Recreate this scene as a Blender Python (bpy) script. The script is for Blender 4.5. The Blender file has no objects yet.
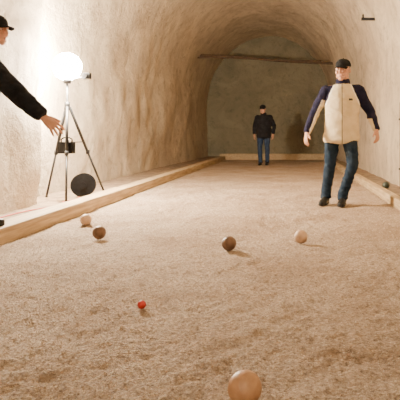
import bpy, bmesh, math, random
from mathutils import Vector, Matrix, Euler, noise
from mathutils.bvhtree import BVHTree
random.seed(7)
scene = bpy.context.scene
COL = scene.collection

# ------------------------------------------------------------------ materials
def mat(name, c1, c2=None, rough=0.8, scale=8.0, bump=0.0, bscale=None, metal=0.0, emit=None, estr=0.0, detail=6, lo=0.35, hi=0.65, spec=None):
    m = bpy.data.materials.new(name); m.use_nodes = True
    nt = m.node_tree; N = nt.nodes; L = nt.links
    b = N['Principled BSDF']
    b.inputs['Roughness'].default_value = rough
    b.inputs['Metallic'].default_value = metal
    b.inputs['Base Color'].default_value = (*c1, 1)
    if spec is not None: b.inputs['Specular IOR Level'].default_value = spec
    tc = N.new('ShaderNodeTexCoord')
    if c2 is not None:
        n = N.new('ShaderNodeTexNoise'); n.inputs['Scale'].default_value = scale; n.inputs['Detail'].default_value = detail
        r = N.new('ShaderNodeValToRGB')
        r.color_ramp.elements[0].position = lo; r.color_ramp.elements[1].position = hi
        r.color_ramp.elements[0].color = (*c1, 1); r.color_ramp.elements[1].color = (*c2, 1)
        L.new(tc.outputs['Object'], n.inputs['Vector']); L.new(n.outputs['Fac'], r.inputs['Fac']); L.new(r.outputs['Color'], b.inputs['Base Color'])
    if bump > 0:
        n2 = N.new('ShaderNodeTexNoise'); n2.inputs['Scale'].default_value = bscale or scale * 3; n2.inputs['Detail'].default_value = 5
        bp = N.new('ShaderNodeBump'); bp.inputs['Strength'].default_value = bump; bp.inputs['Distance'].default_value = 0.02
        L.new(tc.outputs['Object'], n2.inputs['Vector']); L.new(n2.outputs['Fac'], bp.inputs['Height']); L.new(bp.outputs['Normal'], b.inputs['Normal'])
    if emit:
        b.inputs['Emission Color'].default_value = (*emit, 1); b.inputs['Emission Strength'].default_value = estr
    return m

def plaster(name, ca, cb, cc):
    m = bpy.data.materials.new(name); m.use_nodes = True
    nt = m.node_tree; N = nt.nodes; L = nt.links; b = N['Principled BSDF']; b.inputs['Roughness'].default_value = 0.85
    tc = N.new('ShaderNodeTexCoord')
    n1 = N.new('ShaderNodeTexNoise'); n1.inputs['Scale'].default_value = 1.1; n1.inputs['Detail'].default_value = 10; n1.inputs['Roughness'].default_value = 0.66; n1.inputs['Distortion'].default_value = 0.8
    r1 = N.new('ShaderNodeValToRGB'); r1.color_ramp.elements[0].position = .38; r1.color_ramp.elements[1].position = .60
    r1.color_ramp.elements[0].color = (*cb, 1); r1.color_ramp.elements[1].color = (*ca, 1)
    n2 = N.new('ShaderNodeTexNoise'); n2.inputs['Scale'].default_value = 4; n2.inputs['Detail'].default_value = 12; n2.inputs['Roughness'].default_value = .75; n2.inputs['Distortion'].default_value = .5
    r2 = N.new('ShaderNodeValToRGB'); r2.color_ramp.elements[0].position = .52; r2.color_ramp.elements[1].position = .70
    r2.color_ramp.elements[0].color = (0, 0, 0, 1); r2.color_ramp.elements[1].color = (.8, .8, .8, 1)
    mx = N.new('ShaderNodeMixRGB'); mx.inputs['Color2'].default_value = (*cc, 1)
    n3 = N.new('ShaderNodeTexNoise'); n3.inputs['Scale'].default_value = 6; n3.inputs['Detail'].default_value = 12; n3.inputs['Roughness'].default_value = .7
    bp = N.new('ShaderNodeBump'); bp.inputs['Strength'].default_value = .9; bp.inputs['Distance'].default_value = .10
    for n in (n1, n2, n3): L.new(tc.outputs['Object'], n.inputs['Vector'])
    L.new(n1.outputs['Fac'], r1.inputs['Fac']); L.new(n2.outputs['Fac'], r2.inputs['Fac'])
    L.new(r1.outputs['Color'], mx.inputs['Color1']); L.new(r2.outputs['Color'], mx.inputs['Fac']); L.new(mx.outputs['Color'], b.inputs['Base Color'])
    L.new(n3.outputs['Fac'], bp.inputs['Height']); L.new(bp.outputs['Normal'], b.inputs['Normal'])
    return m

def gravel_mat():
    m = bpy.data.materials.new('gravel_sand'); m.use_nodes = True
    nt = m.node_tree; N = nt.nodes; L = nt.links; b = N['Principled BSDF']; b.inputs['Roughness'].default_value = 0.9
    tc = N.new('ShaderNodeTexCoord')
    v = N.new('ShaderNodeTexVoronoi'); v.inputs['Scale'].default_value = 115
    n = N.new('ShaderNodeTexNoise'); n.inputs['Scale'].default_value = 60; n.inputs['Detail'].default_value = 8; n.inputs['Roughness'].default_value = .85
    r = N.new('ShaderNodeValToRGB'); e = r.color_ramp.elements
    e[0].position = .35; e[0].color = (.13, .08, .05, 1); e[1].position = .65; e[1].color = (.86, .73, .57, 1)
    k = e.new(.5); k.color = (.52, .395, .285, 1)
    n4 = N.new('ShaderNodeTexNoise'); n4.inputs['Scale'].default_value = 1.6; n4.inputs['Detail'].default_value = 8; n4.inputs['Distortion'].default_value = .6
    r4 = N.new('ShaderNodeValToRGB'); r4.color_ramp.elements[0].position = .35; r4.color_ramp.elements[1].position = .65
    r4.color_ramp.elements[0].color = (.74, .68, .62, 1); r4.color_ramp.elements[1].color = (1, 1, 1, 1)
    mx = N.new('ShaderNodeMixRGB'); mx.blend_type = 'MULTIPLY'; mx.inputs['Fac'].default_value = 1
    add = N.new('ShaderNodeMath'); add.operation = 'MULTIPLY_ADD'; add.inputs[1].default_value = .6
    bp = N.new('ShaderNodeBump'); bp.inputs['Strength'].default_value = 1; bp.inputs['Distance'].default_value = .016
    for q in (v, n, n4): L.new(tc.outputs['Object'], q.inputs['Vector'])
    L.new(n.outputs['Fac'], r.inputs['Fac']); L.new(n4.outputs['Fac'], r4.inputs['Fac'])
    L.new(r.outputs['Color'], mx.inputs['Color1']); L.new(r4.outputs['Color'], mx.inputs['Color2']); L.new(mx.outputs['Color'], b.inputs['Base Color'])
    L.new(v.outputs['Distance'], add.inputs[0]); L.new(n.outputs['Fac'], add.inputs[2])
    L.new(add.outputs[0], bp.inputs['Height']); L.new(bp.outputs['Normal'], b.inputs['Normal'])
    return m

def wood_mat(name, c1, c2):
    m = bpy.data.materials.new(name); m.use_nodes = True
    nt = m.node_tree; N = nt.nodes; L = nt.links; b = N['Principled BSDF']; b.inputs['Roughness'].default_value = 0.7
    tc = N.new('ShaderNodeTexCoord'); mp = N.new('ShaderNodeMapping'); mp.inputs['Scale'].default_value = (14, .9, 14)
    n = N.new('ShaderNodeTexNoise'); n.inputs['Scale'].default_value = 2.5; n.inputs['Detail'].default_value = 8
    r = N.new('ShaderNodeValToRGB'); r.color_ramp.elements[0].position = .35; r.color_ramp.elements[1].position = .65
    r.color_ramp.elements[0].color = (*c1, 1); r.color_ramp.elements[1].color = (*c2, 1)
    bp = N.new('ShaderNodeBump'); bp.inputs['Strength'].default_value = .3; bp.inputs['Distance'].default_value = .01
    L.new(tc.outputs['Object'], mp.inputs['Vector']); L.new(mp.outputs['Vector'], n.inputs['Vector']); L.new(n.outputs['Fac'], r.inputs['Fac'])
    L.new(r.outputs['Color'], b.inputs['Base Color']); L.new(n.outputs['Fac'], bp.inputs['Height']); L.new(bp.outputs['Normal'], b.inputs['Normal'])
    return m

M_wall = plaster('wall_plaster', (.68, .57, .42), (.49, .395, .285), (.27, .21, .145))
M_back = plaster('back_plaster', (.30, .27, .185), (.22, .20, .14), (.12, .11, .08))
M_grav = gravel_mat()
M_dirt = mat('dirt', (.16, .11, .07), (.32, .23, .15), .95, 9, .6, 30)
M_wood = wood_mat('timber', (.36, .255, .14), (.58, .44, .26))
M_pole = mat('old_pole_wood', (.06, .035, .02), (.12, .075, .045), .8, 20)
M_black = mat('black_metal', (.012, .012, .014), None, .45, spec=.3)
M_rubber = mat('black_plastic', (.006, .006, .007), (.010, .010, .012), .8, 30, spec=.1)
M_red = mat('red_cable', (.55, .03, .02), None, .5)
M_glow = mat('lit_diffuser', (1, 1, 1), None, .4, emit=(1, .84, .63), estr=2050)
M_skin = mat('skin', (.50, .26, .17), (.58, .32, .22), .6, 30, .08, 120, spec=.3)
M_lip = mat('lip', (.38, .14, .10), None, .5)
M_hairg = mat('grey_hair', (.16, .14, .12), (.32, .29, .26), .8, 90, .4, 160)
M_hairb = mat('dark_hair', (.03, .022, .018), (.06, .045, .035), .7, 90, .4, 160)
M_cap = mat('black_cap_cloth', (.006, .006, .007), (.012, .012, .014), .9, 60, .15, 200, spec=.15)
M_cream = mat('cream_jacket_cloth', (.60, .49, .31), (.68, .57, .38), .85, 12, .7, 14, spec=.2)
M_navy = mat('navy_jacket_cloth', (.008, .008, .024), (.016, .015, .040), .85, 14, .6, 16, spec=.12)
M_white = mat('white_piping', (.8, .78, .72), None, .7)
M_blackj = mat('black_jacket_cloth', (.006, .0065, .009), (.014, .015, .019), .85, 14, .7, 16, spec=.15)
M_jean = mat('dark_denim', (.011, .021, .038), (.022, .036, .060), .9, 18, .6, 20, spec=.1)
M_jean2 = mat('blue_denim', (.020, .036, .075), (.04, .06, .11), .9, 18, .5, 20, spec=.1)
M_shoe = mat('black_shoe_leather', (.010, .009, .008), None, .5, spec=.3)
M_sole = mat('shoe_sole', (.02, .018, .016), None, .8)
M_eye = mat('eye_white', (.5, .46, .42), None, .3)
M_iris = mat('iris', (.03, .02, .015), None, .2)
M_shirt = mat('dark_trim', (.03, .028, .03), None, .8)

# ------------------------------------------------------------------ mesh helpers
def mkobj(name, verts, faces, mats, parent=None, smooth=True, midx=None):
    me = bpy.data.meshes.new(name); me.from_pydata([tuple(v) for v in verts], [], faces); me.update()
    o = bpy.data.objects.new(name, me); COL.objects.link(o)
    for m in mats: me.materials.append(m)
    if smooth:
        me.polygons.foreach_set('use_smooth', [True] * len(me.polygons))
    if midx: me.polygons.foreach_set('material_index', midx)
    if parent: o.parent = parent
    bm = bmesh.new(); bm.from_mesh(me); bmesh.ops.recalc_face_normals(bm, faces=bm.faces); bm.to_mesh(me); bm.free()
    return o

def empty(name, loc=(0, 0, 0), rz=0):
    e = bpy.data.objects.new(name, None); COL.objects.link(e); e.location = loc; e.rotation_euler = (0, 0, rz); e.empty_display_size = .1
    return e

def cr(p0, p1, p2, p3, t):
    return 0.5 * ((2 * p1) + (p2 - p0) * t + (2 * p0 - 5 * p1 + 4 * p2 - p3) * t * t + (3 * p1 - p0 - 3 * p2 + p3) * t ** 3)

def tube(pts, rad, n=16, hint=(1, 0, 0), sub=4, cap=1.0):
    """lofted elliptical tube: pts list of positions, rad list of r or (rx,ry)"""
    P = [Vector(p) for p in pts]; R = [Vector(r if isinstance(r, (tuple, list)) else (r, r)) for r in rad]
    PP = []; RR = []
    for i in range(len(P) - 1):
        a, b = max(i - 1, 0), min(i + 2, len(P) - 1)
        for k in range(sub):
            t = k / sub
            PP.append(cr(P[a], P[i], P[i + 1], P[b], t)); RR.append(cr(R[a], R[i], R[i + 1], R[b], t))
    PP.append(P[-1]); RR.append(R[-1])
    d0 = (PP[0] - PP[1]).normalized(); d1 = (PP[-1] - PP[-2]).normalized()
    pre = []; post = []
    for ang in (75, 50, 25):
        a = math.radians(ang)
        pre.append((PP[0] + d0 * min(RR[0]) * math.sin(a) * cap, RR[0] * math.cos(a)))
        post.insert(0, (PP[-1] + d1 * min(RR[-1]) * math.sin(a) * cap, RR[-1] * math.cos(a)))
    seq = pre + list(zip(PP, RR)) + post
    V = []; F = []; h = Vector(hint)
    for i, (p, r) in enumerate(seq):
        a = seq[max(i - 1, 0)][0]; b = seq[min(i + 1, len(seq) - 1)][0]; d = (b - a).normalized()
        x = (h - d * h.dot(d)).normalized(); y = d.cross(x)
        for k in range(n):
            t = 2 * math.pi * k / n
            V.append(p + x * r.x * math.cos(t) + y * r.y * math.sin(t))
    m = len(seq)
    for i in range(m - 1):
        for k in range(n):
            F.append((i * n + k, i * n + (k + 1) % n, (i + 1) * n + (k + 1) % n, (i + 1) * n + k))
    F.append(tuple(range(n))[::-1]); F.append(tuple((m - 1) * n + k for k in range(n)))
    return V, F

def ell(c, r, n=20, rot=None):
    V = []; F = []; c = Vector(c); m = n // 2 + 2
    for i in range(1, m):
        ph = math.pi * i / m
        for k in range(n):
            t = 2 * math.pi * k / n
            v = Vector((r[0] * math.sin(ph) * math.cos(t), r[1] * math.sin(ph) * math.sin(t), r[2] * math.cos(ph)))
            if rot: v = rot @ v
            V.append(c + v)
    for i in range(m - 2):
        for k in range(n):
            F.append((i * n + k, i * n + (k + 1) % n, (i + 1) * n + (k + 1) % n, (i + 1) * n + k))
    F.append(tuple(range(n))); F.append(tuple((m - 2) * n + k for k in range(n))[::-1])
    return V, F

def boxp(c, s, rot=None):
    V = []
    for x in (-.5, .5):
        for y in (-.5, .5):
            for z in (-.5, .5):
                v = Vector((x * s[0], y * s[1], z * s[2]))
                if rot: v = rot @ v
                V.append(Vector(c) + v)
    return V, [(0, 1, 3, 2), (4, 6, 7, 5), (0, 4, 5, 1), (2, 3, 7, 6), (0, 2, 6, 4), (1, 5, 7, 3)]

def cylp(a, b, r, n=20, r2=None):
    a = Vector(a); b = Vector(b); d = (b - a).normalized(); h = Vector((0, 0, 1)) if abs(d.z) < .9 else Vector((1, 0, 0))
    x = d.cross(h).normalized(); y = d.cross(x); r2 = r if r2 is None else r2
    V = []
    for p, q in ((a, r), (b, r2)):
        for k in range(n):
            t = 2 * math.pi * k / n; V.append(p + (x * math.cos(t) + y * math.sin(t)) * q)
    F = [(k, (k + 1) % n, n + (k + 1) % n, n + k) for k in range(n)] + [tuple(range(n))[::-1], tuple(range(n, 2 * n))]
    return V, F

def join(parts):
    V = []; F = []; I = []
    for (v, f), mi in parts:
        o = len(V); V += v; F += [tuple(o + i for i in q) for q in f]; I += [mi] * len(f)
    return V, F, I

def blend(name, parts, mats, voxel, parent=None, smooth_it=3, override=None, wrinkle=0.0, wscale=9.0, matrix=None, zfloor=None):
    """unite closed parts into one continuous surface, keep the part's material labels"""
    V, F, I = join(parts)
    o = mkobj(name + '_src', V, F, mats)
    md = o.modifiers.new('r', 'REMESH'); md.mode = 'VOXEL'; md.voxel_size = voxel
    sm = o.modifiers.new('s', 'SMOOTH'); sm.iterations = smooth_it; sm.factor = .5
    dg = bpy.context.evaluated_depsgraph_get()
    me = bpy.data.meshes.new_from_object(o.evaluated_get(dg))
    trees = [(BVHTree.FromPolygons([tuple(x) for x in p[0][0]], p[0][1]), p[1]) for p in parts]
    me.materials.clear()
    for m in mats: me.materials.append(m)
    idx = []
    for p in me.polygons:
        c = p.center; best = 9; bi = 0
        for t, mi in trees:
            h = t.find_nearest(c, best)
            if h[0] is not None and h[3] < best: best = h[3]; bi = mi
        if override:
            bi = override(c, p.normal, bi)
        idx.append(bi)
    me.polygons.foreach_set('material_index', idx)
    me.polygons.foreach_set('use_smooth', [True] * len(me.polygons))
    if wrinkle:
        ns = [v.normal.copy() for v in me.vertices]
        for v, nn in zip(me.vertices, ns):
            q = v.co
            # ridged, slanting cloth folds
            a = noise.noise(Vector((q.x * 5 + q.z * 3, q.y * 5, q.z * 11 + q.x * 4)))
            b = noise.noise(Vector((q.x * 9 - q.z * 6, q.y * 9, q.z * 20 + q.x * 8)))
            w = (1 - 2.2 * abs(a)) * .8 + (1 - 2.2 * abs(b)) * .45 - .5
            v.co = q + nn * w * wrinkle
    if zfloor is not None:
        for v in me.vertices:
            if v.co.z < zfloor: v.co.z = zfloor
    if matrix is not None: me.transform(matrix)
    me.name = name
    src = o.data; bpy.data.objects.remove(o); bpy.data.meshes.remove(src)
    ob = bpy.data.objects.new(name, me); COL.objects.link(ob)
    if parent: ob.parent = parent
    return ob

# ------------------------------------------------------------------ hands, heads, shoes
def hand(name, wrist, d, pn, side, parent, curl=.35, spread=.12, size=1.0):
    """d: finger direction, pn: palm-facing normal, side: +1/-1 thumb side"""
    d = Vector(d).normalized(); pn = Vector(pn); pn = (pn - d * pn.dot(d)).normalized(); s = d.cross(pn).normalized() * side
    W = Vector(wrist); k = size
    def P(a, b, c): return W + (s * a + d * b + pn * c) * k
    parts = [(tube([P(0, -.04, 0), P(0, .0, 0), P(.002, .035, 0), P(0, .075, .002), P(0, .092, .003)],
                   [(.026 * k, .021 * k), (.027 * k, .019 * k), (.036 * k, .017 * k), (.041 * k, .014 * k), (.038 * k, .011 * k)], n=16, hint=s), 0)]
    for i, (off, ln) in enumerate(((.030, .074), (.010, .083), (-.010, .077), (-.029, .060))):
        a = off * spread * 90; base = Vector((off, .082, 0)); pts = [base - Vector((0, .02, 0)), base]
        ang = curl * .35; q = base.copy(); c = curl * (1 + .12 * i)
        for seg, fr in enumerate((.44, .32, .24)):
            ang += c * (.55 if seg == 0 else .75)
            q = q + Vector((math.sin(a) * math.cos(ang), math.cos(a) * math.cos(ang), math.sin(ang))) * ln * fr
            pts.append(q.copy())
        parts.append((tube([P(*p) for p in pts], [.0095 * k, .0095 * k, .0088 * k, .0080 * k, .0068 * k], n=12, hint=pn, sub=3), 0))
    tp = [(.018, .012, .006), (.036, .035, .012), (.054, .060, .018), (.063, .084, .024)]
    parts.append((tube([P(*p) for p in tp], [.015 * k, .0135 * k, .0108 * k, .0088 * k], n=12, hint=pn, sub=3), 0))
    return blend(name, parts, [M_skin], .0032, parent, 2)

def head(parent, c, rot, hairmat, capmat=None, brim=True, sc=1.0):
    M = Matrix.Translation(Vector(c)) @ rot.to_matrix().to_4x4() @ Matrix.Scale(sc, 4)
    S = [(ell((0, .012, .03), (.077, .096, .092)), 0), (ell((0, -.016, -.045), (.064, .070, .062)), 0),
         (ell((0, -.066, -.094), (.030, .022, .020)), 0), (ell((.040, -.026, -.066), (.027, .052, .034)), 0), (ell((-.040, -.026, -.066), (.027, .052, .034)), 0),
         (tube([(0, -.083, .026), (0, -.092, .006), (0, -.102, -.018), (0, -.097, -.025)], [.008, .0095, .0125, .010], n=12), 0),
         (ell((.012, -.090, -.023), (.008, .010, .008)), 0), (ell((-.012, -.090, -.023), (.008, .010, .008)), 0),
         (ell((0, -.076, .034), (.052, .015, .012)), 0),
         (ell((.041, -.060, -.024), (.026, .024, .026)), 0), (ell((-.041, -.060, -.024), (.026, .024, .026)), 0),
         (ell((0, -.074, -.058), (.034, .014, .024)), 0), (ell((0, -.083, -.053), (.023, .007, .0048)), 1), (ell((0, -.082, -.062), (.020, .008, .0055)), 1),
         (ell((.079, .008, -.002), (.009, .018, .031), rot=Euler((.15, 0, -.3)).to_matrix()), 0),
         (ell((-.079, .008, -.002), (.009, .018, .031), rot=Euler((.15, 0, .3)).to_matrix()), 0),
         (tube([(0, .02, -.04), (0, .025, -.10), (0, .035, -.19)], [.062, .063, .068], n=18), 0)]
    def ov(p, n, i):
        if i == 0:
            if p.y > .035 and p.z > -.065 and abs(p.x) < .079: return 2
            if p.y > -.01 and p.z > -.01 and abs(p.x) < .079: return 2
            if p.z > .075: return 2
            if abs(p.z - .039) < .004 and .018 < abs(p.x) < .046 and p.y < -.06: return 2
        return i
    blend('head', S, [M_skin, M_lip, hairmat], .004, parent, 2, ov, matrix=M)
    E = []
    for sx in (-1, 1):
        E.append((ell((sx * .031, -.0725, .010), (.0140, .010, .0065), 16), 0))
        E.append((ell((sx * .031, -.0805, .010), (.0055, .003, .0055), 12), 1))
    V, F, I = join(E); mkobj('eyes', [M @ v for v in V], F, [M_eye, M_iris], parent, midx=I)
    if capmat:
        V = []; F = []; n = 32; rings = 12
        for j in range(rings):
            ph = (j / (rings - 1)) * math.radians(88)
            for k in range(n):
                t = 2 * math.pi * k / n
                rr = math.cos(ph) ** .75
                V.append(Vector((.086 * rr * math.cos(t), .014 + .105 * rr * math.sin(t), .045 + .082 * math.sin(ph) + (.012 if math.sin(t) > 0 else 0) * -math.sin(t) * (1 - j / rings))))
        for j in range(rings - 1):
            for k in range(n): F.append((j * n + k, j * n + (k + 1) % n, (j + 1) * n + (k + 1) % n, (j + 1) * n + k))
        F.append(tuple((rings - 1) * n + k for k in range(n)))
        V2, F2 = ell((0, .014, .129), (.008, .008, .005), 10)
        o = len(V); V += V2; F += [tuple(o + i for i in f) for f in F2]
        if brim:
            o = len(V); m = 16
            for lay in (0, 1):
                for row in range(5):
                    for k in range(m + 1):
                        a = math.radians(-62 + 124 * k / m); u = row / 4
                        x0 = .085 * math.sin(a); y0 = .014 - .103 * math.cos(a)
                        x1 = .078 * math.sin(a); y1 = -.065 - .080 * max(math.cos(a * 1.35), 0) ** .6
                        x = x0 * (1 - u) + x1 * u; y = y0 * (1 - u) + y1 * u
                        z = .050 - .012 * u - 4.0 * x * x * (.4 + .6 * u) - lay * .004
                        V.append(Vector((x, y, z)))
            w = m + 1
            for lay in (0, 1):
                for row in range(4):
                    for k in range(m):
                        a0 = o + lay * 5 * w + row * w + k; F.append((a0, a0 + 1, a0 + w + 1, a0 + w))
            for k in range(m):
                a0 = o + 4 * w + k; F.append((a0, a0 + 1, a0 + 5 * w + 1, a0 + 5 * w))
        mkobj('cap', [M @ v for v in V], F, [capmat], parent)

def shoe(name, ankle, yaw, parent, z0=0.0, pitch=0.0):
    S = [(tube([(0, .065, .045), (0, .03, .05), (0, -.05, .045), (0, -.12, .035), (0, -.175, .03)],
               [(.036, .044), (.038, .05), (.041, .044), (.047, .036), (.036, .026)], n=18), 0),
         (tube([(0, .03, .05), (0, .03, .10)], [.042, .044], n=16), 0),
         (tube([(0, .07, .012), (0, 0, .012), (0, -.12, .012), (0, -.185, .012)], [(.038, .014), (.040, .014), (.051, .014), (.036, .014)], n=18), 1)]
    M = Matrix.Translation((ankle[0], ankle[1] - .0, z0)) @ Matrix.Rotation(yaw, 4, 'Z') @ Matrix.Rotation(pitch, 4, 'X') @ Matrix.Translation((0, -.03, 0))
    return blend(name, S, [M_shoe, M_sole], .006, parent, 2, matrix=M, zfloor=0.0)

# ------------------------------------------------------------------ figures (built facing local -Y)
def figure(name, loc, rz, J, mats, override=None, hem_r=(.205, .14), torso_mi=0, arm_mi=(0, 0), hairmat=None, headrot=(0, 0, 0), capped=True, brim=True, hands=None, shoes=None, bulk=1.0, legr=1.0, ab=1.0, hs=1.0, vox=.011):
    e = empty(name, loc, rz)
    V = Vector; pel = V(J['pelvis']); ch = V(J['chest']); nk = V(J['neck']); hem = V(J['hem'])
    b = bulk
    sh = {s: V(J['sh' + s]) for s in 'RL'}
    axis = (sh['L'] - sh['R']).normalized()
    mid = (hem + ch) * .5
    parts = [(tube([hem, hem + V((0, 0, .05)), mid, ch, (ch + nk) * .5 + V((0, .0, .01)), nk - V((0, 0, .03))],
                   [(hem_r[0] * .95, hem_r[1] * .95), (hem_r[0] * 1.03, hem_r[1] * 1.03), (.200 * b, .138 * b), (.203 * b, .135 * b), (.165 * b, .108 * b), (.088, .083)], n=28, hint=axis, cap=.2), torso_mi)]
    parts.append((tube([sh['R'], ch + V((0, 0, .09)), sh['L']], [.064 * b, .095 * b, .064 * b], n=16, hint=(0, 0, 1)), torso_mi))
    parts.append((tube([nk - V((0, 0, .05)), nk + V((0, .008, .028))], [(.088, .084), (.079, .077)], n=20, cap=.2), torso_mi))
    for s in 'RL':
        i = 0 if s == 'R' else 1
        el = V(J['el' + s]); wr = V(J['wr' + s]); a = sh[s]; q = b * ab
        parts.append((tube([a, (a * .55 + el * .45), el, (el * .5 + wr * .5), wr + (wr - el).normalized() * -.01],
                           [.068 * q, .062 * q, .055 * q, .050 * q, .041 * q], n=16, hint=(.3, 1, .2), cap=.5), arm_mi[i]))
    parts.append((tube([pel - V((0, 0, .06)), pel + V((0, 0, .12))], [(.150 * legr, .105), (.165 * b, .12)], n=22, hint=axis), 2))
    for s in 'RL':
        hp = V(J['hip' + s]); kn = V(J['kn' + s]); an = V(J['an' + s])
        parts.append((tube([hp + V((0, 0, .04)), hp * .6 + kn * .4, kn, kn * .5 + an * .5 + V((0, .012, 0)), an + V((0, 0, .03)), an + V((0, 0, -.02))],
                           [.096 * legr, .086 * legr, .067 * legr, .062 * legr, .059 * legr, .064 * legr], n=18, hint=(1, 0, 0), cap=.3), 2))
    blend('body', parts, mats, vox, e, 3, override, wrinkle=.010)
    head(e, J['head'], Euler(headrot), hairmat, M_cap if capped else None, brim, hs)
    for s in 'RL':
        wr = V(J['wr' + s]); el = V(J['el' + s]); d = (wr - el).normalized()
        h = (hands or {}).get(s, {})
        hand('hand_' + ('right' if s == 'R' else 'left'), wr + d * .012, h.get('d', d), h.get('pn', (1 if s == 'R' else -1, .3, 0)), h.get('side', 1 if s == 'R' else -1), e, h.get('curl', .35), h.get('spread', .03), h.get('size', 1.0))
    for s in 'RL':
        q = (shoes or {}).get(s, {})
        o = shoe('shoe_' + ('right' if s == 'R' else 'left'), J['an' + s], q.get('yaw', 0), e, q.get('z0', 0), q.get('pitch', 0))
    return e

cx = .03
def ov_near(p, n, i):
    if i == 2: return 2
    if p.z > 1.425: return 0
    if i == 4:
        if p.z < 1.24:
            ax = -.30 + (p.z - 1.09) * (.5 if p.z > 1.09 else .37)
            t = p.x - ax - .012 - (1.24 - p.z) * .03
            if t > .012: return 1
            if t > 0: return 3
        return 0
    if i == 5:
        if p.z < 1.02:
            ax = .365 + (1.10 - p.z) * .28
            if p.x < ax - .012: return 1
        return 0
    ax = abs(p.x - cx)
    edge = .100 + (1.40 - p.z) * .42
    if p.z > 1.18:
        if ax > edge + .013: return 0
        if ax > edge: return 3
    if abs(p.x - cx + .005) < .005 and p.y < 0: return 6
    if abs(p.z - 1.24) < .014 and .07 < p.x - cx < .115 and p.y < -.05: return 6
    return 1
J = dict(pelvis=(.015, .0, .93), hem=(.02, -.005, .75), chest=(cx, -.01, 1.24), neck=(.035, -.01, 1.455), head=(.035, -.055, 1.59),
         shR=(-.155, -.0, 1.36), elR=(-.30, .05, 1.09), wrR=(-.385, -.10, .86), shL=(.217, .0, 1.36), elL=(.365, .08, 1.10), wrL=(.425, -.08, .89),
         hipR=(-.075, .0, .88), knR=(-.115, -.03, .49), anR=(-.165, .05, .095), hipL=(.105, .0, .88), knL=(.145, -.11, .50), anL=(.035, -.04, .095))
figure('walking_bocce_player', (.615, 6.65, 0), math.radians(-4), J, [M_navy, M_cream, M_jean, M_white, M_navy, M_navy, M_shirt], ov_near,
       hem_r=(.212, .150), torso_mi=1, arm_mi=(4, 5), hairmat=M_hairg, headrot=(.14, .06, -.35), bulk=1.0, ab=1.08, hs=1.05, vox=.008,
       hands={'R': dict(d=(-.12, -.35, -1), pn=(.8, .5, 0), curl=.35), 'L': dict(d=(.1, -.3, -1), pn=(-.8, .5, 0), curl=.4)},
       shoes={'R': dict(yaw=-.25), 'L': dict(yaw=-.15)})

def ov_far(p, n, i):
    if i == 2: return 2
    return 0
J = dict(pelvis=(0, 0, .90), hem=(0, 0, .76), chest=(0, -.01, 1.22), neck=(-.005, -.02, 1.43), head=(-.02, -.055, 1.56),
         shR=(-.18, 0, 1.345), elR=(-.27, .06, 1.08), wrR=(-.265, -.04, .86), shL=(.18, 0, 1.345), elL=(.285, .05, 1.09), wrL=(.27, -.06, .87),
         hipR=(-.09, 0, .86), knR=(-.10, -.07, .48), anR=(-.09, -.02, .095), hipL=(.09, 0, .86), knL=(.10, -.02, .48), anL=(.085, .12, .095))
figure('distant_bocce_player', (-.68, 15.7, 0), math.radians(-5), J, [M_blackj, M_blackj, M_jean2], ov_far, hem_r=(.20, .14), hairmat=M_hairb, headrot=(.2, 0, -.1), brim=True,
       hands={'R': dict(d=(0, -.2, -1)), 'L': dict(d=(0, -.2, -1))}, bulk=1.05)

# throwing player at the left edge: faces world +X, leaning forward with arm out
J = dict(pelvis=(0, .08, .99), hem=(0, .07, .80), chest=(0, -.02, 1.28), neck=(0, -.06, 1.50), head=(.0, -.12, 1.65),
         shR=(-.19, -.13, 1.385), elR=(-.25, -.38, 1.165), wrR=(-.255, -.60, .965), shL=(.19, 0, 1.42), elL=(.27, .18, 1.19), wrL=(.28, .16, .94),
         hipR=(-.09, .08, .94), knR=(-.10, .02, .57), anR=(-.10, -.01, .215), hipL=(.09, .08, .94), knL=(.10, .10, .54), anL=(.10, .18, .155))
figure('throwing_bocce_player', (-2.43, 4.42, 0), math.radians(90), J, [M_blackj, M_blackj, M_jean], ov_far, hem_r=(.20, .14), hairmat=M_hairb, headrot=(.12, 0, -.1), ab=1.32,
       hands={'R': dict(d=(0, -.78, -.66), pn=(.75, .35, -.55), curl=.28, spread=.08, size=1.12)},
       shoes={'R': dict(z0=.123), 'L': dict(z0=.06)})

# ------------------------------------------------------------------ tunnel shell
XR = 1.68
def section(y0, y1, xl, xr, apex, spring, ny):
    return dict(y0=y0, y1=y1, xl=xl, xr=xr, apex=apex, spring=spring, ny=ny)
secs = [section(-4, 6.2, -2.76, XR, 4.75, 1.9, 80), section(6.2, 20.8, -3.08, XR, 4.75, 1.9, 130)]
NW, NA = 16, 90
def profile(s, y):
    u = min(max((y - 12) / 8.5, 0), 1); u = u * u * (3 - 2 * u)
    xl = s['xl'] + .08 * u; xr = s['xr'] - .06 * u; ap = s['apex'] - .25 * u
    c = (xl + xr) / 2; a = (xr - xl) / 2; pts = []
    for i in range(NW): pts.append((xl , s['spring'] * i / NW))
    for i in range(NA + 1):
        t = math.pi - math.pi * i / NA
        pts.append((c + a * math.cos(t), s['spring'] + (ap - s['spring']) * math.sin(t)))
    for i in range(NW - 1, -1, -1): pts.append((xr, s['spring'] * i / NW))
    return pts
rings = []
for s in secs:
    for j in range(s['ny'] + 1):
        y = s['y0'] + (s['y1'] - s['y0']) * j / s['ny']
        pr = profile(s, y)
        ring = []
        for (x, z) in pr:
            q = Vector((x, y * .8, z)) * .9
            rr = noise.noise(q) * .06 + noise.noise(q * 3.1) * .032 + noise.noise(q * 7.3) * .018
            dz = rr if z > .01 else 0
            ring.append(Vector((x + rr, y, max(z + dz, 0))))
        rings.append(ring)
npf = len(rings[0]); cutL = NW + 17; cutR = npf - NW - 18
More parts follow.
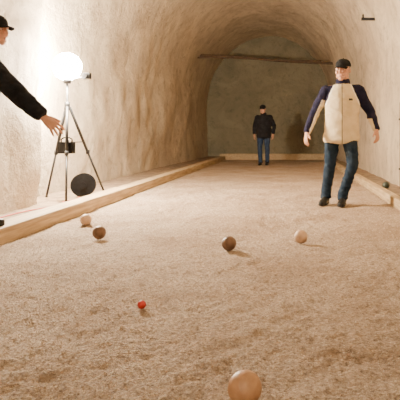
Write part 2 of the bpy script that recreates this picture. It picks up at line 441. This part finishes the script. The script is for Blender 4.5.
def strip(name, a, b):
    V = []; F = []; w = b - a + 1
    for r in rings: V += r[a:b + 1]
    for j in range(len(rings) - 1):
        for k in range(w - 1): F.append((j * w + k, j * w + k + 1, (j + 1) * w + k + 1, (j + 1) * w + k))
    o = mkobj(name, V, F, [M_wall])
    try:
        o.data.set_sharp_from_angle(angle=math.radians(50))
    except Exception: pass
    return o
strip('wall_left', 0, cutL); strip('ceiling', cutL, cutR); strip('wall_right', cutR, npf - 1)
def endwall(name, ring, y, m):
    V = [Vector((v.x, y, v.z)) for v in ring]; 
    return mkobj(name, V, [tuple(range(len(V)))], [m], smooth=False)
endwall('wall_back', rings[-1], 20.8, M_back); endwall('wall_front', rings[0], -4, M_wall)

# ------------------------------------------------------------------ floor: uneven raked gravel
prints = []
for i in range(70):
    prints.append((random.uniform(-2.0, 1.1), random.uniform(1.6, 9.5), random.uniform(-.5, .5), random.uniform(.004, .009)))
def fz(x, y):
    f = 1 if y < 9.5 else .3
    q = Vector((x, y, 0))
    h = .014 * noise.noise(q * 3.2) + .012 * noise.noise(q * 9) + f * (.008 * noise.noise(q * 24) + .005 * noise.noise(q * 55))
    if 1.3 < y < 10:
        for (px, py, a, dp) in prints:
            dx = x - px; dy = y - py
            if abs(dx) < .2 and abs(dy) < .3:
                u = (dx * math.cos(a) + dy * math.sin(a)) / .055; v = (-dx * math.sin(a) + dy * math.cos(a)) / .14
                r2 = u * u + v * v
                h -= dp * math.exp(-r2 * r2) - dp * .6 * math.exp(-((math.sqrt(r2) - 1.35) / .25) ** 2)
    return h - .008
def grid(name, x0, x1, ys, nx, m):
    V = []; F = []
    for y in ys:
        for i in range(nx + 1):
            x = x0 + (x1 - x0) * i / nx
            V.append((x, y, fz(x, y)))
    for j in range(len(ys) - 1):
        for i in range(nx):
            a = j * (nx + 1) + i; F.append((a, a + 1, a + nx + 2, a + nx + 1))
    return mkobj(name, V, F, [m])
ys = [-4.2 + i * .2 for i in range(25)]
y = .8
while y < 10: ys.append(y); y += .010 + .0035 * y
while y < 21: ys.append(y); y += .12
ys.append(21)
grid('floor', -3.3, 1.9, ys, 340, M_grav)
def slab(name, x0, x1, y0, y1, z0, z1, m):
    V, F = boxp(((x0 + x1) / 2, (y0 + y1) / 2, (z0 + z1) / 2), (x1 - x0, y1 - y0, z1 - z0)); return mkobj(name, V, F, [m], smooth=False)
slab('floor_shoulder_left', -3.2, -2.36, -3.9, 20.7, -.05, .06, M_dirt)
slab('floor_shoulder_right', 1.34, 1.78, -3.9, 20.7, -.05, .06, M_dirt)

V = []; F = []
octf = [(0, 2, 4), (2, 1, 4), (1, 3, 4), (3, 0, 4), (2, 0, 5), (1, 2, 5), (3, 1, 5), (0, 3, 5)]
for i in range(26000):
    y = 1.2 + 9.0 * random.random() ** 1.6
    x = random.uniform(max(-2.15, -.56 * y - .1), min(1.22, .22 * y + .1))
    r = random.uniform(.0020, .0048) * (1.5 if random.random() < .06 else 1)
    a = random.random() * 6.28; o = len(V); ca, sa = math.cos(a) * r, math.sin(a) * r; h = r * random.uniform(.6, 1); z = fz(x, y)
    for (dx, dy, dz) in ((ca, sa, 0), (-ca, -sa, 0), (-sa * .8, ca * .8, 0), (sa * .8, -ca * .8, 0), (0, 0, h), (0, 0, -h)):
        V.append((x + dx, y + dy, z + dz + h * .3))
    F += [tuple(o + k for k in f) for f in octf]
M_peb = mat('pebble', (.30, .21, .14), (.86, .74, .58), .9, 60, lo=.3, hi=.7)
mkobj('floor_loose_gravel', V, F, [M_peb], smooth=False)

# ------------------------------------------------------------------ timber boards
def board(name, x0, x1, y0, y1, h, z0=-.02):
    V, F = boxp(((x0 + x1) / 2, (y0 + y1) / 2, (h + z0) / 2), (x1 - x0, y1 - y0, h - z0))
    o = mkobj(name, V, F, [M_wood], smooth=False)
    b = o.modifiers.new('bevel', 'BEVEL'); b.width = .01; b.segments = 2
    return o
board('timber_board', -2.36, -2.16, -3.8, 3.4, .12); board('timber_board.001', -2.355, -2.155, 3.41, 7.6, .122)
board('timber_board.002', -2.35, -2.165, 7.61, 13.2, .115); board('timber_board.003', -2.355, -2.16, 13.21, 19.3, .118)
board('timber_board.004', 1.235, 1.335, -3.8, 5.2, .10); board('timber_board.005', 1.23, 1.335, 5.21, 12.0, .10); board('timber_board.006', 1.235, 1.335, 12.01, 19.3, .10)
board('timber_board.007', -2.36, 1.335, 19.31, 19.45, .20)

# ------------------------------------------------------------------ balls
def ballmat(name, c1, c2):
    return mat(name, c1, c2, .5, 25, .1, 80)
def ball(name, loc, r, m, rot=(0, 0, 0), grooves=True):
    n = 48; ms = 64; V = []; F = []; R = Euler(rot).to_matrix(); g = [.42, .54, .66, 1.42, 1.57]
    for i in range(ms + 1):
        ph = math.pi * i / ms
        q = r
        if grooves:
            for gg in g:
                for u in (gg, math.pi - gg): q -= r * .03 * math.exp(-((ph - u) / .03) ** 2)
        for k in range(n):
            t = 2 * math.pi * k / n; V.append(R @ Vector((q * math.sin(ph) * math.cos(t), q * math.sin(ph) * math.sin(t), q * math.cos(ph))))
    for i in range(ms):
        for k in range(n): F.append((i * n + k, i * n + (k + 1) % n, (i + 1) * n + (k + 1) % n, (i + 1) * n + k))
    o = mkobj(name, V, F, [m]); o.location = loc
    bm = bmesh.new(); bm.from_mesh(o.data); bmesh.ops.remove_doubles(bm, verts=bm.verts, dist=1e-5); bm.to_mesh(o.data); bm.free()
    return o
BT = ballmat('tan_ball', (.42, .23, .12), (.52, .31, .17)); BP = ballmat('pale_ball', (.56, .37, .24), (.66, .47, .32))
BB = ballmat('brown_ball', (.12, .065, .035), (.20, .11, .065)); BR = ballmat('red_ball', (.46, .025, .02), (.54, .04, .03)); BK = ballmat('dark_ball', (.02, .03, .02), (.04, .05, .035))
R0 = .052
ball('bocce_ball', (-.131, 1.70, R0 - .002), R0, BT, (.9, .5, .2))
ball('bocce_ball.001', (-.421, 4.0, R0 - .005), R0, BB, (.9, .2, .5))
ball('bocce_ball.002', (.099, 4.27, R0 - .005), R0, BP, (.3, .6, 0))
ball('bocce_ball.003', (-1.50, 4.45, R0 - .005), R0, BB, (1.1, .3, 0))
ball('bocce_ball.004', (-1.856, 5.14, R0 - .005), R0, BP, (.2, .3, 0))
ball('bocce_ball.005', (1.40, 8.0, .06 + R0), R0, BK, (.2, .3, 0))
ball('pallino_ball', (-.692, 2.65, .017), .020, BR, (0, 0, 0), False)

# ------------------------------------------------------------------ lamp on tripod
T = empty('tripod_work_light', (-2.63, 6.67, .06))
def part(name, vf, m, parent, smooth=True):
    return mkobj(name, vf[0], vf[1], [m], parent, smooth)
part('column', cylp((0, 0, .55), (0, 0, 1.42), .014), M_black, T)
part('leg_hub', cylp((0, 0, 1.06), (0, 0, 1.16), .032), M_black, T)
feet = [(.13, -.36, .0), (.22, .68, .0), (-.34, .22, .0)]
for i, f in enumerate(feet):
    f = Vector(f); top = Vector((f.x * .06, f.y * .06, 1.10)); mid = top.lerp(f, .5)
    V1 = join([(cylp(top, mid, .017, 12), 0), (cylp(mid, f + Vector((0, 0, .015)), .013, 12), 0), (cylp(mid + Vector((0, 0, .03)), mid - Vector((0, 0, .02)), .022, 12), 0), (ell(f + Vector((0, 0, .012)), (.018, .018, .012), 12), 0),
               (cylp(top.lerp(f, .38), Vector((0, 0, .68)), .006, 8), 0)])
    mkobj('leg_%d' % (i + 1), V1[0], V1[1], [M_black], T)
part('stand_brace_ring', cylp((0, 0, .65), (0, 0, .71), .024), M_black, T)
part('lamp_socket', cylp((0, 0, 1.38), (0, 0, 1.455), .04, r2=.06), M_black, T)
part('diffuser_globe', ell((0, 0, 1.58), (.165, .165, .165), 24), M_glow, T)
V1 = join([(boxp((.23, 0, 1.47), (.09, .07, .07)), 0), (cylp((.0, 0, 1.42), (.21, 0, 1.46), .008, 8), 0), (cylp((.23, -.035, 1.47), (.23, -.06, 1.47), .025, 16), 0)])
mkobj('light_controller', V1[0], V1[1], [M_black], T, False)
V1 = join([(boxp((.03, -.09, .615), (.17, .09, .13)), 0), (tube([(-.03, -.09, .68), (-.03, -.09, .72), (.03, -.09, .74), (.09, -.09, .72), (.09, -.09, .68)], [.008] * 5, n=8, hint=(0, 1, 0)), 0), (cylp((.03, -.135, .615), (.03, -.15, .615), .04, 20), 0)])
o = mkobj('power_pack', V1[0], V1[1], [M_rubber], T, False)

K = empty('cable_reel', (-2.55, 6.98, .06), math.radians(12))
r = .145
parts = []
for yy in (-.055, .055):
    parts.append((cylp((0, yy - .006, r), (0, yy + .006, r), r, 40), 0))
parts.append((cylp((0, -.05, r), (0, .05, r), .06, 24), 0)); parts.append((cylp((0, -.075, r), (0, -.055, r), .045, 24), 0))
V1 = join(parts); mkobj('reel_drum', V1[0], V1[1], [M_rubber], K, False)
pts = []
for i in range(160):
    a = i * .35; pts.append(Vector(((.075 + .02 * (i % 2) * .3) * math.cos(a), -.042 + .084 * abs(((i / 40) % 2) - 1), r + .078 * math.sin(a))))
v = tube(pts, [.006] * len(pts), n=6, hint=(0, 1, 0), sub=1); mkobj('wound_cable', v[0], v[1], [M_red], K)

def cable(name, pts, rad, m):
    cu = bpy.data.curves.new(name, 'CURVE'); cu.dimensions = '3D'; cu.bevel_depth = rad; cu.bevel_resolution = 3
    sp = cu.splines.new('NURBS'); sp.points.add(len(pts) - 1); sp.order_u = 3; sp.use_endpoint_u = True
    for p, q in zip(sp.points, pts): p.co = (*q, 1)
    o = bpy.data.objects.new(name, cu); COL.objects.link(o); cu.materials.append(m); return o
cable('power_cable', [(-2.56, 6.86, .067), (-2.50, 6.6, .067), (-2.58, 6.35, .067), (-2.44, 6.2, .067), (-2.5, 5.9, .067), (-2.62, 5.6, .067), (-2.65, 5.0, .067), (-2.65, 3, .067)], .005, M_red)

def pole(name, a, b, r):
    V, F = tube([a, Vector(a).lerp(Vector(b), .33) + Vector((0, 0, .015)), Vector(a).lerp(Vector(b), .66) - Vector((0, 0, .02)), b], [r, r * .93, r * .97, r * .85], n=10, hint=(0, 1, 0)); return mkobj(name, V, F, [M_pole])
pole('ceiling_pole', (-2.84, 17.2, 3.30), (1.40, 17.2, 3.04), .042)
pole('ceiling_pole.001', (-2.84, 17.0, 3.20), (1.0, 17.05, 3.10), .024)
V1 = join([(boxp((1.42, 9.7, 2.84), (.30, .04, .045)), 0), (boxp((1.55, 9.7, 2.84), (.03, .12, .16)), 0), (cylp((1.30, 9.7, 2.84), (1.30, 9.7, 2.92), .015, 10), 0)])
mkobj('wall_bracket', V1[0], V1[1], [M_black], None, False)
V1 = join([(tube([(1.60, 7.9, .08), (1.60, 7.9, .6), (1.60, 7.9, 1.28)], [.025] * 3, n=12), 0), (boxp((1.60, 7.9, .35), (.07, .07, .025)), 0), (boxp((1.60, 7.9, 1.05), (.07, .07, .025)), 0)])
mkobj('drain_pipe', V1[0], V1[1], [M_black])

# ------------------------------------------------------------------ lights
def area(name, loc, target, size, power, col):
    l = bpy.data.lights.new(name, 'AREA'); l.size = size; l.energy = power; l.color = col
    o = bpy.data.objects.new(name, l); COL.objects.link(o); o.location = loc
    o.rotation_euler = (Vector(target) - Vector(loc)).to_track_quat('-Z', 'Y').to_euler(); return o
area('flood_light_behind', (-.9, -2.5, 2.9), (.2, 6, .1), .7, 130, (1, .80, .58))
w = bpy.data.worlds.new('world'); scene.world = w; w.use_nodes = True
w.node_tree.nodes['Background'].inputs[0].default_value = (1, .85, .7, 1); w.node_tree.nodes['Background'].inputs[1].default_value = .05

# ------------------------------------------------------------------ camera
cam = bpy.data.cameras.new('camera'); co = bpy.data.objects.new('camera', cam); COL.objects.link(co)
co.location = (0, 0, .815); co.rotation_euler = (math.radians(90), 0, 0)
cam.sensor_width = 36; cam.lens = 50.4; cam.shift_x = -.22; cam.shift_y = -.16; cam.clip_start = .05
scene.camera = co
